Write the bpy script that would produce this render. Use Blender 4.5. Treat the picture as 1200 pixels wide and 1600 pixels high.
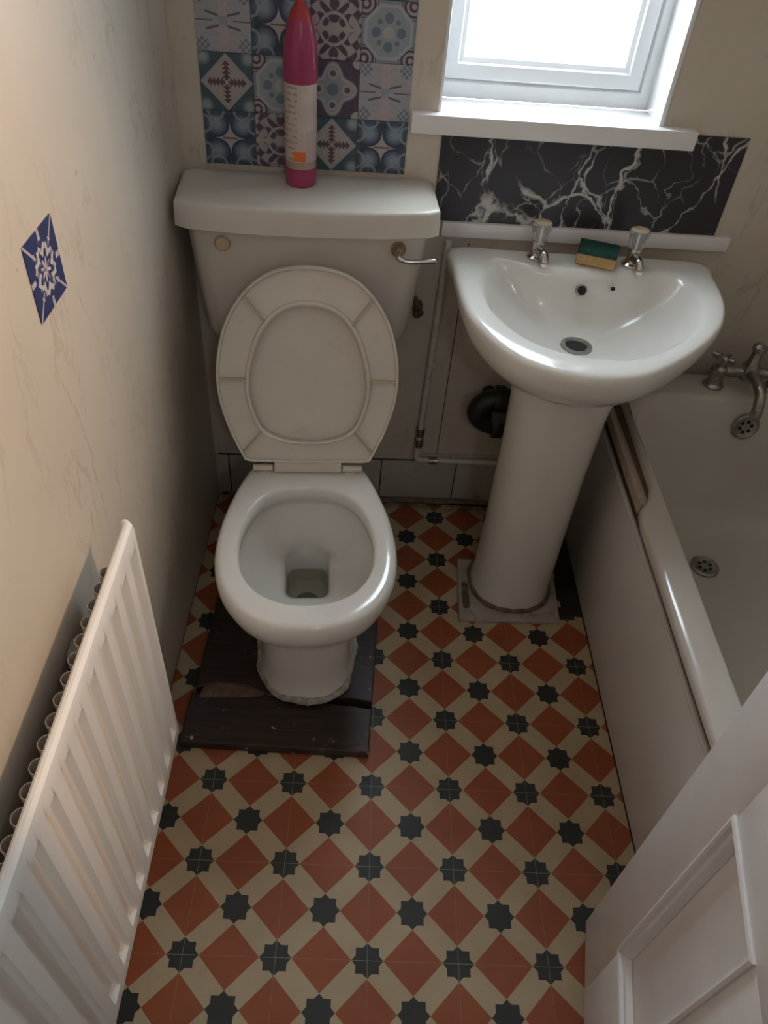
import bpy, bmesh, math, random
from mathutils import Matrix, Vector
random.seed(4)
for o in list(bpy.data.objects): bpy.data.objects.remove(o)
SC = bpy.context.scene
COL = SC.collection
R = math.radians

# ------------------------------------------------------------------ camera
# solved from the floor pattern (module 0.165 m); image taken as 1200 x 1600, focal length 1192 px
T = 0.165
cam_d = bpy.data.cameras.new('camera'); cam = bpy.data.objects.new('camera', cam_d); COL.objects.link(cam)
cam_d.sensor_fit = 'AUTO'; cam_d.sensor_width = 36.0; cam_d.lens = 1191.9/1600*36.0
cam_d.clip_start = 0.02
cam.matrix_world = (Matrix.Translation((-1.43823412*T, -2.60908131*T, 9.27898296*T)) @
                    Matrix.Rotation(R(-3.22658533), 4, 'Z') @ Matrix.Rotation(R(46.26619399), 4, 'X') @
                    Matrix.Rotation(R(5.53991119), 4, 'Z'))
SC.camera = cam

# ------------------------------------------------------------------ daylight: one even overcast sky
W = bpy.data.worlds.new('sky'); SC.world = W; W.use_nodes = True
bgn = W.node_tree.nodes['Background']
bgn.inputs[0].default_value = (0.86, 0.93, 1.0, 1)
bgn.inputs[1].default_value = 15.0
# portal: gives no light of its own, only tells the sampler where the sky comes in
pd = bpy.data.lights.new('sky_portal', 'AREA'); pd.shape = 'RECTANGLE'; pd.size = 0.50; pd.size_y = 0.95
pd.cycles.is_portal = True
po = bpy.data.objects.new('sky_portal', pd); COL.objects.link(po)
po.location = (0.11, 1.46, 1.53); po.rotation_euler = (R(-90), 0, R(2.3))
vs = SC.view_settings
SC.display_settings.display_device = 'sRGB'
vs.view_transform = 'Standard'; vs.look = 'None'; vs.gamma = 1.0; vs.use_curve_mapping = False
vs.exposure = 0.22

# ------------------------------------------------------------------ node helpers
class X:
    """a float socket with operators, each operator one Math node"""
    def __init__(s, nt, sock): s.nt, s.s = nt, sock
    def _m(s, op, *a):
        n = s.nt.nodes.new('ShaderNodeMath'); n.operation = op
        for i, v in enumerate((s,)+a):
            if isinstance(v, X): s.nt.links.new(v.s, n.inputs[i])
            else: n.inputs[i].default_value = v
        return X(s.nt, n.outputs[0])
    def __add__(s, o): return s._m('ADD', o)
    __radd__ = __add__
    def __sub__(s, o): return s._m('SUBTRACT', o)
    def __rsub__(s, o): return (s*-1.0)+o
    def __mul__(s, o): return s._m('MULTIPLY', o)
    __rmul__ = __mul__
    def __truediv__(s, o): return s._m('DIVIDE', o)
    def __lt__(s, o): return s._m('LESS_THAN', o)
    def __gt__(s, o): return s._m('GREATER_THAN', o)
    def abs(s): return s._m('ABSOLUTE')
    def sin(s): return s._m('SINE')
    def cos(s): return s._m('COSINE')
    def sqrt(s): return s._m('SQRT')
    def max(s, o): return s._m('MAXIMUM', o)
    def min(s, o): return s._m('MINIMUM', o)
    def atan2(s, o): return s._m('ARCTAN2', o)
    def frac(s): return s._m('FRACT')
    def soft(s, lo, hi):
        n = s.nt.nodes.new('ShaderNodeMapRange'); n.clamp = True
        s.nt.links.new(s.s, n.inputs[0]); n.inputs[1].default_value = lo; n.inputs[2].default_value = hi
        return X(s.nt, n.outputs[0])

def new_mat(name):
    m = bpy.data.materials.new(name); m.use_nodes = True
    nt = m.node_tree; b = nt.nodes['Principled BSDF']
    return m, nt, b
def coords(nt, kind='Object'):
    n = nt.nodes.new('ShaderNodeTexCoord'); s = nt.nodes.new('ShaderNodeSeparateXYZ')
    nt.links.new(n.outputs[kind], s.inputs[0])
    return n.outputs[kind], [X(nt, s.outputs[i]) for i in range(3)]
def mix(nt, fac, a, b):
    n = nt.nodes.new('ShaderNodeMix'); n.data_type = 'RGBA'
    for v, i in ((fac, 0), (a, 6), (b, 7)):
        if isinstance(v, X): nt.links.new(v.s, n.inputs[i])
        elif hasattr(v, 'is_linked'): nt.links.new(v, n.inputs[i])
        elif i == 0: n.inputs[0].default_value = v
        else: n.inputs[i].default_value = (*v, 1)
    return n.outputs[2]
def noise(nt, vec, scale, detail=4, rough=.55, dist=0.0):
    n = nt.nodes.new('ShaderNodeTexNoise'); n.inputs['Scale'].default_value = scale
    n.inputs['Detail'].default_value = detail; n.inputs['Roughness'].default_value = rough
    n.inputs['Distortion'].default_value = dist
    if vec is not None: nt.links.new(vec, n.inputs['Vector'])
    return X(nt, n.outputs[0])
def bump(nt, b, h, strength=.2, dist=.002):
    n = nt.nodes.new('ShaderNodeBump'); n.inputs['Strength'].default_value = strength; n.inputs['Distance'].default_value = dist
    nt.links.new(h.s, n.inputs['Height']); nt.links.new(n.outputs[0], b.inputs['Normal'])
def plain(name, col, rough=.4, metal=0, var=.12, scale=14, dirt=None, dirt_amt=.0, bmp=0, coat=0):
    """base colour with soft mottling and, if asked, patches of dirt with their own outline"""
    m, nt, b = new_mat(name)
    v, _ = coords(nt)
    n = noise(nt, v, scale, 5)
    c = mix(nt, n.soft(.3, .7), tuple(k*(1-var) for k in col), tuple(min(1, k*(1+var*.5)) for k in col))
    if dirt:
        d = noise(nt, v, scale*.8+3, 8, .7)
        c = mix(nt, d.soft(.56, .70)*dirt_amt, c, dirt)
    nt.links.new(c, b.inputs['Base Color'])
    b.inputs['Roughness'].default_value = rough; b.inputs['Metallic'].default_value = metal
    if coat: b.inputs['Coat Weight'].default_value = coat; b.inputs['Coat Roughness'].default_value = .05
    if bmp: bump(nt, b, noise(nt, v, scale*6, 4), bmp)
    return m

M = {}
M['ceramic'] = plain('white_ceramic', (.76, .73, .68), .16, var=.05, scale=6, coat=.3)
M['cistern'] = plain('cistern_plastic', (.66, .61, .55), .30, var=.06, scale=8)
M['seat'] = plain('seat_plastic', (.68, .63, .55), .32, var=.05, scale=8, dirt=(.5, .42, .28), dirt_amt=.35)
M['rib'] = plain('seat_rib', (.50, .42, .30), .4, var=.1)
M['pvc'] = plain('white_upvc', (.86, .87, .88), .25, var=.03)
M['paint'] = plain('white_gloss_paint', (.84, .82, .83), .38, var=.06, scale=10, bmp=.08)
M['sillm'] = plain('sill_white', (.86, .84, .83), .35, var=.04)
M['radiator'] = plain('radiator_enamel', (.88, .86, .83), .33, var=.03, scale=5)
M['fin'] = plain('fin_steel', (.52, .47, .42), .5, var=.15, scale=30)
M['chrome'] = plain('chrome', (.62, .60, .58), .18, metal=1, var=.25, scale=60)
M['old_chrome'] = plain('old_chrome', (.42, .39, .36), .30, metal=1, var=.45, scale=70)
M['steel'] = plain('dull_steel', (.36, .34, .31), .38, metal=.9, var=.3, scale=60)
M['brass'] = plain('tarnished_brass', (.38, .28, .17), .42, metal=.5, var=.35, scale=60)
M['hole'] = plain('hole_black', (.008, .008, .008), .7, var=.1)
M['black_plastic'] = plain('black_plastic', (.018, .017, .016), .42, var=.2, scale=20)
M['grey_plastic'] = plain('grey_plastic', (.10, .095, .09), .45, var=.3)
M['pink'] = plain('pink_plastic', (.34, .040, .115), .30, var=.06)
M['red'] = plain('red_plastic', (.42, .035, .045), .35, var=.06)
M['beige'] = plain('beige_cap', (.56, .44, .29), .45, var=.1)
M['pipe'] = plain('painted_pipe', (.70, .66, .61), .5, var=.15, scale=30, dirt=(.10, .06, .03), dirt_amt=.8)
M['bath'] = plain('cream_bath', (.60, .555, .50), .12, var=.04, scale=5, coat=.3)
M['panelm'] = plain('bath_panel_white', (.80, .78, .76), .30, var=.05, scale=5)
M['rust'] = plain('rusty_gap', (.16, .105, .07), .7, var=.5, scale=40, dirt=(.05, .02, .01), dirt_amt=.9)
M['ledge'] = plain('stained_ledge', (.50, .42, .33), .6, var=.15, scale=20, dirt=(.16, .08, .04), dirt_amt=.7)
M['sealant'] = plain('dirty_sealant', (.42, .38, .33), .8, var=.4, scale=60, dirt=(.06, .045, .035), dirt_amt=.9, bmp=.6)
M['brown_seal'] = plain('brown_sealant', (.20, .13, .08), .7, var=.5, scale=60, bmp=.5)
M['lightboard'] = plain('light_board', (.42, .37, .32), .6, var=.2, scale=25, dirt=(.15, .08, .04), dirt_amt=.75)
M['sponge'] = plain('yellow_sponge', (.58, .37, .16), .95, var=.2, scale=150, bmp=.8)
M['scourer'] = plain('green_scourer', (.012, .075, .06), .95, var=.35, scale=200, bmp=.8)
M['hallwall'] = plain('hall_paint', (.66, .58, .48), .8, var=.04)
M['ceil'] = plain('ceiling_white', (.78, .76, .73), .9, var=.03)
M['wtile'] = plain('white_wall_tile', (.50, .46, .41), .35, var=.12, scale=12, dirt=(.12, .08, .05), dirt_amt=.6)
M['grout'] = plain('dark_grout', (.05, .035, .025), .9, var=.4, scale=60)
M['subfloor'] = plain('bare_subfloor', (.035, .025, .02), .9, var=.5, scale=20)
M['lamp'] = plain('lamp_white', (.8, .8, .78), .5)

def wall_mat():
    m, nt, b = new_mat('cream_marbled_cladding')
    v, (x, y, z) = coords(nt)
    big = noise(nt, v, 2.2, 4)
    c = mix(nt, big.soft(.3, .7), (.60, .53, .44), (.68, .61, .52))
    # faint grey diagonal marbling
    mp = nt.nodes.new('ShaderNodeMapping'); mp.inputs['Scale'].default_value = (3.0, 3.2, 1.0)
    mp.inputs['Rotation'].default_value = (R(34), R(20), 0)
    nt.links.new(v, mp.inputs['Vector'])
    vein = noise(nt, mp.outputs[0], 3.6, 9, .62, .4)
    c = mix(nt, (1.0-((vein-.5).abs().soft(0, .022)))*noise(nt, v, 4, 2).soft(.42, .62)*.50, c, (.36, .32, .27))
    spots = noise(nt, v, 34, 3, .5)
    c = mix(nt, spots.soft(.73, .77)*.5, c, (.25, .17, .10))
    nt.links.new(c, b.inputs['Base Color']); b.inputs['Roughness'].default_value = .42
    return m
M['wall'] = wall_mat()

def floor_mat(name, col, hi, line=None, stain=.35, grime=(.10, .06, .035)):
    m, nt, b = new_mat(name)
    v, (x, y, z) = coords(nt)
    g = nt.nodes.new('ShaderNodeNewGeometry'); P = g.outputs['Position']
    n = noise(nt, P, 9, 6)
    c = mix(nt, n.soft(.3, .7), col, hi)
    fine = noise(nt, P, 120, 3)
    c = mix(nt, fine.soft(.62, .8)*.35, c, tuple(k*.6 for k in col))
    d = noise(nt, P, 26, 9, .75)
    c = mix(nt, d.soft(.60, .72)*stain, c, grime)
    sx = nt.nodes.new('ShaderNodeSeparateXYZ'); nt.links.new(P, sx.inputs[0])
    near = X(nt, sx.outputs[1]).soft(1.08, 1.23)            # old dirt gathered along the back wall
    c = mix(nt, (near*noise(nt, P, 22, 8, .7)*1.9).soft(.55, .95)*.8, c, (.07, .045, .03))
    if line:                                    # printed pale joint across the middle of the piece
        k = (x.abs() < .00055) if 'x' in line else None
        if 'y' in line:
            ky = y.abs() < .00055
            k = ky if k is None else k.max(ky)
        c = mix(nt, k*(.55 if len(line) == 2 else .30), c, (.42, .36, .28))
    nt.links.new(c, b.inputs['Base Color'])
    b.inputs['Roughness'].default_value = .48
    nt.links.new((noise(nt, P, 30, 4)*.25+.36).s, b.inputs['Roughness'])
    return m
M['f_cream'] = floor_mat('vinyl_cream', (.44, .335, .205), (.52, .41, .27))
M['f_red'] = floor_mat('vinyl_terracotta', (.28, .068, .023), (.35, .094, .033), 'x', .25)
M['f_black'] = floor_mat('vinyl_black', (.020, .023, .022), (.032, .035, .033), None, .15)
M['f_blackx'] = floor_mat('vinyl_black_joint', (.020, .023, .022), (.032, .035, .033), 'xy', .15)

def board_mat():
    m, nt, b = new_mat('dark_stained_board')
    v, (x, y, z) = coords(nt)
    mp = nt.nodes.new('ShaderNodeMapping'); mp.inputs['Scale'].default_value = (3, 40, 20)
    nt.links.new(v, mp.inputs['Vector'])
    gr = noise(nt, mp.outputs[0], 2, 5)
    c = mix(nt, gr.soft(.3, .7), (.018, .012, .010), (.045, .026, .020))
    worn = noise(nt, v, 9, 8, .7)
    c = mix(nt, worn.soft(.60, .72)*.6, c, (.12, .05, .03))
    sp = noise(nt, v, 42, 6, .6)
    c = mix(nt, sp.soft(.665, .70), c, (.42, .38, .33))
    sm = noise(nt, v, 16, 9, .75, .6)
    c = mix(nt, sm.soft(.62, .75)*.55, c, (.30, .26, .23))
    nt.links.new(c, b.inputs['Base Color']); b.inputs['Roughness'].default_value = .42
    bump(nt, b, gr, .3)
    return m
M['board'] = board_mat()

def marble_mat():
    m, nt, b = new_mat('black_marble_print')
    v, (x, y, z) = coords(nt)
    w = nt.nodes.new('ShaderNodeTexNoise'); w.inputs['Scale'].default_value = 9; w.inputs['Detail'].default_value = 6
    nt.links.new(v, w.inputs['Vector'])
    ad = nt.nodes.new('ShaderNodeVectorMath'); ad.operation = 'MULTIPLY_ADD'
    nt.links.new(w.outputs['Color'], ad.inputs[0]); ad.inputs[1].default_value = (.11, .11, .11); nt.links.new(v, ad.inputs[2])
    c = (.030, .026, .033)
    def veins(scale, lo, w0, seed, col, c, amt):
        mp = nt.nodes.new('ShaderNodeMapping'); mp.inputs['Location'].default_value = (seed, 0, seed*.7)
        mp.inputs['Rotation'].default_value = (0, R(28), 0); mp.inputs['Scale'].default_value = (1, 1, .55)
        nt.links.new(ad.outputs[0], mp.inputs['Vector'])
        vo = nt.nodes.new('ShaderNodeTexVoronoi'); vo.feature = 'DISTANCE_TO_EDGE'; vo.inputs['Scale'].default_value = scale
        nt.links.new(mp.outputs[0], vo.inputs['Vector'])
        d = X(nt, vo.outputs['Distance'])
        wid = noise(nt, v, 14, 5, .7).soft(.35, .85)*w0+.0015
        k = (1.0-(d/wid).soft(.25, 1.0))*noise(nt, v, 7, 3).soft(lo, lo+.14)
        return mix(nt, k*amt, c, col)
    c = veins(6.5, .36, .060, 1.3, (.60, .58, .55), c, .95)
    c = veins(13, .44, .06, 5.1, (.36, .34, .33), c, .8)
    c = veins(4.0, .34, .040, 8.3, (.56, .54, .52), c, .9)
    c = veins(9.0, .42, .030, 3.7, (.44, .42, .41), c, .8)
    nt.links.new(c, b.inputs['Base Color']); b.inputs['Roughness'].default_value = .32
    return m
M['marble'] = marble_mat()

def label_mat():
    m, nt, b = new_mat('bottle_label')
    v, (x, y, z) = coords(nt)
    c = mix(nt, noise(nt, v, 30, 3).soft(.3, .7), (.50, .42, .37), (.58, .50, .45))
    # illegible lines of small print on the left half
    ln = ((z*95.0).frac() < .45)*(x < -.004)*(noise(nt, v, 130, 3).soft(.45, .55))
    c = mix(nt, ln*.55, c, (.16, .12, .10))
    pl = (x > .012)*(z > .05)*(z < .11)
    c = mix(nt, pl*.35, c, (.40, .28, .36))
    nt.links.new(c, b.inputs['Base Color']); b.inputs['Roughness'].default_value = .35
    return m
M['label'] = label_mat()
M['orange'] = plain('orange_print', (.80, .16, .035), .4)
M['acrylic'] = None
def acrylic():
    m, nt, b = new_mat('clear_acrylic')
    b.inputs['Base Color'].default_value = (.80, .79, .77, 1); b.inputs['Roughness'].default_value = .12
    b.inputs['Transmission Weight'].default_value = .75; b.inputs['IOR'].default_value = 1.45
    return m
M['acrylic'] = acrylic()
def clear_plastic():
    m, nt, b = new_mat('clear_bottle_plastic')
    b.inputs['Base Color'].default_value = (.62, .50, .42, 1); b.inputs['Roughness'].default_value = .2
    b.inputs['Transmission Weight'].default_value = .4
    return m
M['clear'] = clear_plastic()
def water():
    m, nt, b = new_mat('toilet_water')
    v, _ = coords(nt)
    b.inputs['Base Color'].default_value = (.80, .80, .70, 1); b.inputs['Roughness'].default_value = .02
    b.inputs['Transmission Weight'].default_value = .9; b.inputs['IOR'].default_value = 1.33
    return m
M['water'] = water()
def glass():
    m = bpy.data.materials.new('window_glass'); m.use_nodes = True; nt = m.node_tree
    nt.nodes.remove(nt.nodes['Principled BSDF'])
    t = nt.nodes.new('ShaderNodeBsdfTransparent'); t.inputs[0].default_value = (.93, .96, .97, 1)
    g = nt.nodes.new('ShaderNodeBsdfGlossy'); g.inputs['Roughness'].default_value = .03
    k = nt.nodes.new('ShaderNodeMixShader'); k.inputs[0].default_value = .06
    nt.links.new(t.outputs[0], k.inputs[1]); nt.links.new(g.outputs[0], k.inputs[2])
    nt.links.new(k.outputs[0], nt.nodes['Material Output'].inputs[0])
    return m
M['glass'] = glass()

# printed tile designs; u, v run -1..1 over one tile
NAVY, TEAL, PALE, PINKW, PLUM = (.032, .050, .095), (.075, .115, .145), (.33, .37, .43), (.44, .40, .41), (.085, .062, .095)
def tile_mat(kind):
    m, nt, b = new_mat('tile_print_'+kind)
    vec, (x, y, z) = coords(nt)
    u, v = x/.0515, z/.0515
    a, c_ = u.abs(), v.abs()
    r = (u*u+v*v).sqrt(); th = c_.atan2(a)
    s = a+c_; mx = a.max(c_); mn = a.min(c_)
    def dist(px, py): return ((a-px)*(a-px)+(c_-py)*(c_-py)).sqrt()
    if kind == 'star':
        col = mix(nt, dist(.5, .5).soft(.12, .42), (.24, .32, .40), NAVY)
        col = mix(nt, (mx > .88)*.6, col, TEAL)
        col = mix(nt, ((dist(1.0, .5)-.30).abs() < .05).max((dist(.5, 1.0)-.30).abs() < .05)*.6, col, PALE)
        col = mix(nt, (a.sqrt()+c_.sqrt()) < .80, col, PINKW)
        col = mix(nt, (a < .30)*(c_ < .035), col, (.16, .11, .12))
    elif kind == 'fern':
        col = mix(nt, dist(.82, .82).soft(.10, .30), (.30, .36, .38), (.055, .095, .125))
        col = mix(nt, s < .98, col, (.36, .37, .37))
        col = mix(nt, s < .82, col, (.42, .37, .37))
        saw = (mx*7.0).frac()
        leaf = (mn < (.03+.13*(1.0-saw)))*(mx < .72)*(mx > .08)
        col = mix(nt, leaf, col, (.12, .07, .085))
    elif kind == 'floral':
        f = (a*9.0+(c_*6.0).sin()*1.6).sin()*(c_*9.0+(a*6.0).cos()*1.4).sin()
        col = mix(nt, f.soft(-.12, .12), PLUM, (.40, .35, .36))
        col = mix(nt, ((r-.5).abs() < .05), col, (.42, .38, .38))
        col = mix(nt, c_ < .06, col, (.42, .38, .38))
    elif kind == 'medal':
        k = r-(((th*4.0).cos()*.16)+.78)
        col = mix(nt, k.soft(-.02, .02), (.27, .30, .35), PLUM)
        col = mix(nt, ((k+.10).abs() < .04), col, PINKW)
        dots = (dist(0, .55) < .11).max(dist(.55, 0) < .11)
        col = mix(nt, (dist(0, .55) < .20).max(dist(.55, 0) < .20), col, (.40, .36, .37))
        col = mix(nt, dots, col, (.11, .08, .10))
        col = mix(nt, (dist(0, 0) < .22), col, (.13, .18, .22))
        col = mix(nt, dist(.95, .95) < .22, col, PINKW)
    elif kind == 'cross':
        col = mix(nt, ((v*26.0).sin()).soft(-1, 1)*.4, (.40, .40, .43), (.31, .33, .38))
        col = mix(nt, (a < .17)*(c_ > .18), col, (.46, .39, .41))
        leaf = ((c_-.22-(a-.4)*.25).abs() < .04)*(a > .16)*(a < .62)
        col = mix(nt, leaf.max((c_ < .022)*(a > .36)), col, (.13, .11, .14))
        col = mix(nt, (dist(.78, .78) < .26)*((a*30.0).sin()*(c_*30.0).sin()).soft(-.1, .1), col, (.16, .21, .29))
        col = mix(nt, (mx < .16), col, (.30, .34, .40))
    else:   # octagon
        oc = mx.max(s*.7071)
        col = mix(nt, oc < .80, PLUM, (.30, .35, .40))
        sc = ((dist(.86, .86)*34.0).sin()).soft(-.2, .2)
        col = mix(nt, (oc > .86)*(mn > .45)*sc, col, (.40, .36, .38))
        col = mix(nt, (oc > .86)*(mn < .42), col, (.22, .29, .34))
        col = mix(nt, (oc-.83).abs() < .055, col, (.42, .43, .45))
        col = mix(nt, (dist(0, .46) < .17).max(dist(.46, 0) < .17), col, (.15, .20, .26))
        col = mix(nt, (dist(.33, .33) < .09), col, (.17, .20, .27))
        col = mix(nt, r < .2, col, (.41, .42, .45))
    g = noise(nt, vec, 160, 3)
    col = mix(nt, g.soft(.45, .8)*.25, col, (.22, .22, .24))
    nt.links.new(col, b.inputs['Base Color']); b.inputs['Roughness'].default_value = .38
    return m
TD = {k: tile_mat(k) for k in ('star', 'fern', 'floral', 'medal', 'cross', 'octa')}
def sticker_mat():
    m, nt, b = new_mat('navy_sticker_print')
    vec, (x, y, z) = coords(nt)
    u, v = y/.049, z/.049
    a, c_ = u.abs(), v.abs(); r = (u*u+v*v).sqrt(); th = c_.atan2(a)
    k = r-((th*8.0).cos()*.10+.72)
    inner = ((r*15.0)+(th*8.0).cos()*1.5).sin().soft(-.3, .3)
    col = mix(nt, (k < 0.0)*inner, (.022, .032, .12), (.56, .53, .52))
    spk = ((a.max(c_) > .80)*(a.min(c_) < .07)).max((a-c_).abs() < .05)
    col = mix(nt, spk*(r > .60)*.9, col, (.50, .47, .46))
    col = mix(nt, noise(nt, vec, 140, 4).soft(.55, .6)*(k < .03)*.8, col, (.10, .09, .16))
    nt.links.new(col, b.inputs['Base Color']); b.inputs['Roughness'].default_value = .4
    return m
M['sticker'] = sticker_mat()

# ------------------------------------------------------------------ mesh helpers
def tag(o, label=None, cat=None, group=None, kind=None):
    for k, v in (('label', label), ('category', cat), ('group', group), ('kind', kind)):
        if v: o[k] = v
    return o
def empty(name, loc=(0, 0, 0), rz=0):
    o = bpy.data.objects.new(name, None); COL.objects.link(o); o.location = loc; o.rotation_euler.z = rz
    o.empty_display_size = .05
    return o
class MB:
    def __init__(s): s.v, s.f = [], []
    def add(s, vs, fs):
        k = len(s.v); s.v += [tuple(p) for p in vs]; s.f += [[i+k for i in f] for f in fs]; return s
    def box(s, x0, x1, y0, y1, z0, z1):
        return s.add([(x, y, z) for z in (z0, z1) for y in (y0, y1) for x in (x0, x1)],
                     [(0, 2, 3, 1), (4, 5, 7, 6), (0, 1, 5, 4), (2, 6, 7, 3), (0, 4, 6, 2), (1, 3, 7, 5)])
    def loft(s, rings, closed=True, cap0=False, cap1=False, loop=False):
        n = len(rings[0]); vs = [p for r in rings for p in r]; fs = []
        m = len(rings)
        for i in range(m if loop else m-1):
            i2 = (i+1) % m
            for j in range(n if closed else n-1):
                j2 = (j+1) % n
                fs.append((i*n+j, i*n+j2, i2*n+j2, i2*n+j))
        if cap0: fs.append(list(range(n))[::-1])
        if cap1: fs.append([(m-1)*n+j for j in range(n)])
        return s.add(vs, fs)
    def lathe(s, prof, n=28, c=(0, 0, 0), axis=(0, 0, 1), cap0=True, cap1=True):
        a = Vector(axis).normalized(); q = Vector((0, 0, 1)).rotation_difference(a); c = Vector(c)
        rings = [[c+q@Vector((r*math.cos(t*2*math.pi/n), r*math.sin(t*2*math.pi/n), z)) for t in range(n)] for r, z in prof]
        return s.loft(rings, True, cap0, cap1)
    def tube(s, pts, rad, n=14, caps=True):
        pts = [Vector(p) for p in pts]; rings = []
        rads = rad if isinstance(rad, (list, tuple)) else [rad]*len(pts)
        up = None
        for i, p in enumerate(pts):
            d = (pts[min(i+1, len(pts)-1)]-pts[max(i-1, 0)]).normalized()
            if up is None:
                up = d.cross(Vector((0, 0, 1)) if abs(d.z) < .9 else Vector((0, 1, 0))).normalized()
            up = (up-d*up.dot(d)).normalized(); w = d.cross(up)
            rings.append([p+(up*math.cos(t*2*math.pi/n)+w*math.sin(t*2*math.pi/n))*rads[i] for t in range(n)])
        return s.loft(rings, True, caps, caps)
    def prism(s, poly, z0, z1):
        return s.loft([[(x, y, z0) for x, y in poly], [(x, y, z1) for x, y in poly]], True, True, True)
    def build(s, name, mat, parent=None, smooth=35, bevel=0, seg=2, loc=(0, 0, 0), rz=0, sub=0):
        me = bpy.data.meshes.new(name); me.from_pydata(s.v, [], s.f); me.validate()
        bm = bmesh.new(); bm.from_mesh(me)
        bmesh.ops.remove_doubles(bm, verts=bm.verts, dist=1e-6)
        bmesh.ops.recalc_face_normals(bm, faces=bm.faces)
        if bevel:
            es = [e for e in bm.edges if len(e.link_faces) == 2 and e.calc_face_angle(0) > R(40)]
            bmesh.ops.bevel(bm, geom=es, offset=bevel, segments=seg, affect='EDGES', profile=.5, clamp_overlap=True)
        bm.to_mesh(me); bm.free()
        if smooth:
            for p in me.polygons: p.use_smooth = True
            me.set_sharp_from_angle(angle=R(smooth))
        me.materials.append(mat)
        o = bpy.data.objects.new(name, me); COL.objects.link(o); o.location = loc; o.rotation_euler.z = rz
        o.parent = parent
        if sub:
            md = o.modifiers.new('sub', 'SUBSURF'); md.levels = sub; md.render_levels = sub
        return o
def share(o, parent, loc=(0, 0, 0), rz=0):
    c = o.copy(); COL.objects.link(c); c.parent = parent; c.location = loc; c.rotation_euler.z = rz; return c
def catmull(P, closed, per=10):
    n = len(P); out = []
    for i in range(n if closed else n-1):
        p = [P[(i+k) % n] if closed else P[min(max(i+k, 0), n-1)] for k in (-1, 0, 1, 2)]
        for j in range(per):
            t = j/per
            out.append(tuple(.5*(2*p[1][k]+(p[2][k]-p[0][k])*t+(2*p[0][k]-5*p[1][k]+4*p[2][k]-p[3][k])*t*t +
                       (3*p[1][k]-p[0][k]-3*p[2][k]+p[3][k])*t**3) for k in range(len(p[1]))))
    if not closed: out.append(tuple(P[-1]))
    return out
def by_angle(poly, c, n, a0=-math.pi/2):
    """n points of a closed outline at even angles round the point c"""
    out = []
    m = len(poly)
    for k in range(n):
        a = a0+2*math.pi*k/n; d = (math.cos(a), math.sin(a)); best = 0
        for i in range(m):
            p, q = poly[i], poly[(i+1) % m]
            ex, ey = q[0]-p[0], q[1]-p[1]; den = d[0]*ey-d[1]*ex
            if abs(den) < 1e-12: continue
            wx, wy = p[0]-c[0], p[1]-c[1]
            t = (wx*ey-wy*ex)/den; u = (wx*d[1]-wy*d[0])/den
            if -1e-6 <= u <= 1+1e-6 and t > best: best = t
        out.append((c[0]+d[0]*best, c[1]+d[1]*best))
    return out
def mirror_outline(half, per=8):
    """half: points with x>=0 from front centre to back centre"""
    full = half+[(-x, y) for x, y in half[-2:0:-1]]
    return catmull(full, True, per)
def rrect(x0, x1, y0, y1, r, n=8):
    out = []
    for cx, cy, a in ((x1-r, y0+r, -90), (x1-r, y1-r, 0), (x0+r, y1-r, 90), (x0+r, y0+r, 180)):
        for k in range(n+1):
            t = R(a+90*k/n); out.append((cx+r*math.cos(t), cy+r*math.sin(t)))
    return out

# ------------------------------------------------------------------ the room
XL, XR, YF, ZC = -.63, 1.06, -.56, 2.35
WA = R(2.3); WY = 1.235                       # the back wall is slightly off square
def wb(x, y=0, z=0):                          # back-wall coordinates to world
    return (x*math.cos(WA)-y*math.sin(WA), WY+x*math.sin(WA)+y*math.cos(WA), z)
fl = MB().box(XL-.1, XR+.1, YF-.1, 1.40, -.10, -.0025).build('floor', M['subfloor'], smooth=0)
tag(fl, 'patterned terracotta, cream and black floor covering', kind='structure')
tag(MB().box(XL-.12, XL, YF-.12, 1.38, -.1, ZC).build('wall_left', M['wall'], smooth=0), 'cream marbled wall behind the radiator', kind='structure')
tag(MB().box(XR, XR+.12, YF-.12, 1.42, -.1, ZC).build('wall_right', M['wall'], smooth=0), 'cream wall along the far side of the bath', kind='structure')
tag(MB().box(XL-.12, XR+.12, YF-.12, 1.42, ZC, ZC+.1).build('ceiling', M['ceil'], smooth=0), 'plain white ceiling', kind='structure')
wbk = MB()
HX0, HX1, HZ0, HZ1 = -.114, .350, 1.030, 1.98
for x0, x1, z0, z1 in ((-.70, HX0, -.1, ZC), (HX1, 1.15, -.1, ZC), (HX0, HX1, -.1, HZ0), (HX0, HX1, HZ1, ZC)):
    wbk.box(x0, x1, 0, .20, z0, z1)
wallb = wbk.build('wall_back', M['wall'], smooth=0, loc=(0, WY, 0), rz=WA)
tag(wallb, 'cream wall with the small window above the basin', kind='structure')
MB().box(-.0125, -.0105, -.0025, .001, .150, .79).build('joint_strip', M['rust'], wallb, smooth=0)
# skirting row of old white tiles, and the broken upper row left of the pedestal
tb = None
for i in range(8):
    x0 = -.592+i*.2135
    if x0 > .95: break
    o = MB().box(x0+.0015, min(x0+.212, 1.05), -.009, .001, .012, .149).build('tile', M['wtile'], wallb, bevel=.0015)
MB().box(-.628, -.594, -.009, .001, .012, .149).build('tile', M['wtile'], wallb, bevel=.0015)
for x0, x1 in ((-.045, .026), (.029, .062), (.065, .16)):
    MB().box(x0, x1, -.008, .001, .151, .176).build('tile', M['wtile'], wallb, bevel=.0015)
MB().box(-.62, .40, -.0045, .001, .0, .150).build('grout', M['grout'], wallb, smooth=0)
MB().tube([wbp for wbp in ((-.60+i*.05, -.010-.006*random.random(), .004+.004*random.random()) for i in range(20))], .009, 6).build('floor_sealant', M['brown_seal'], wallb)

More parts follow.
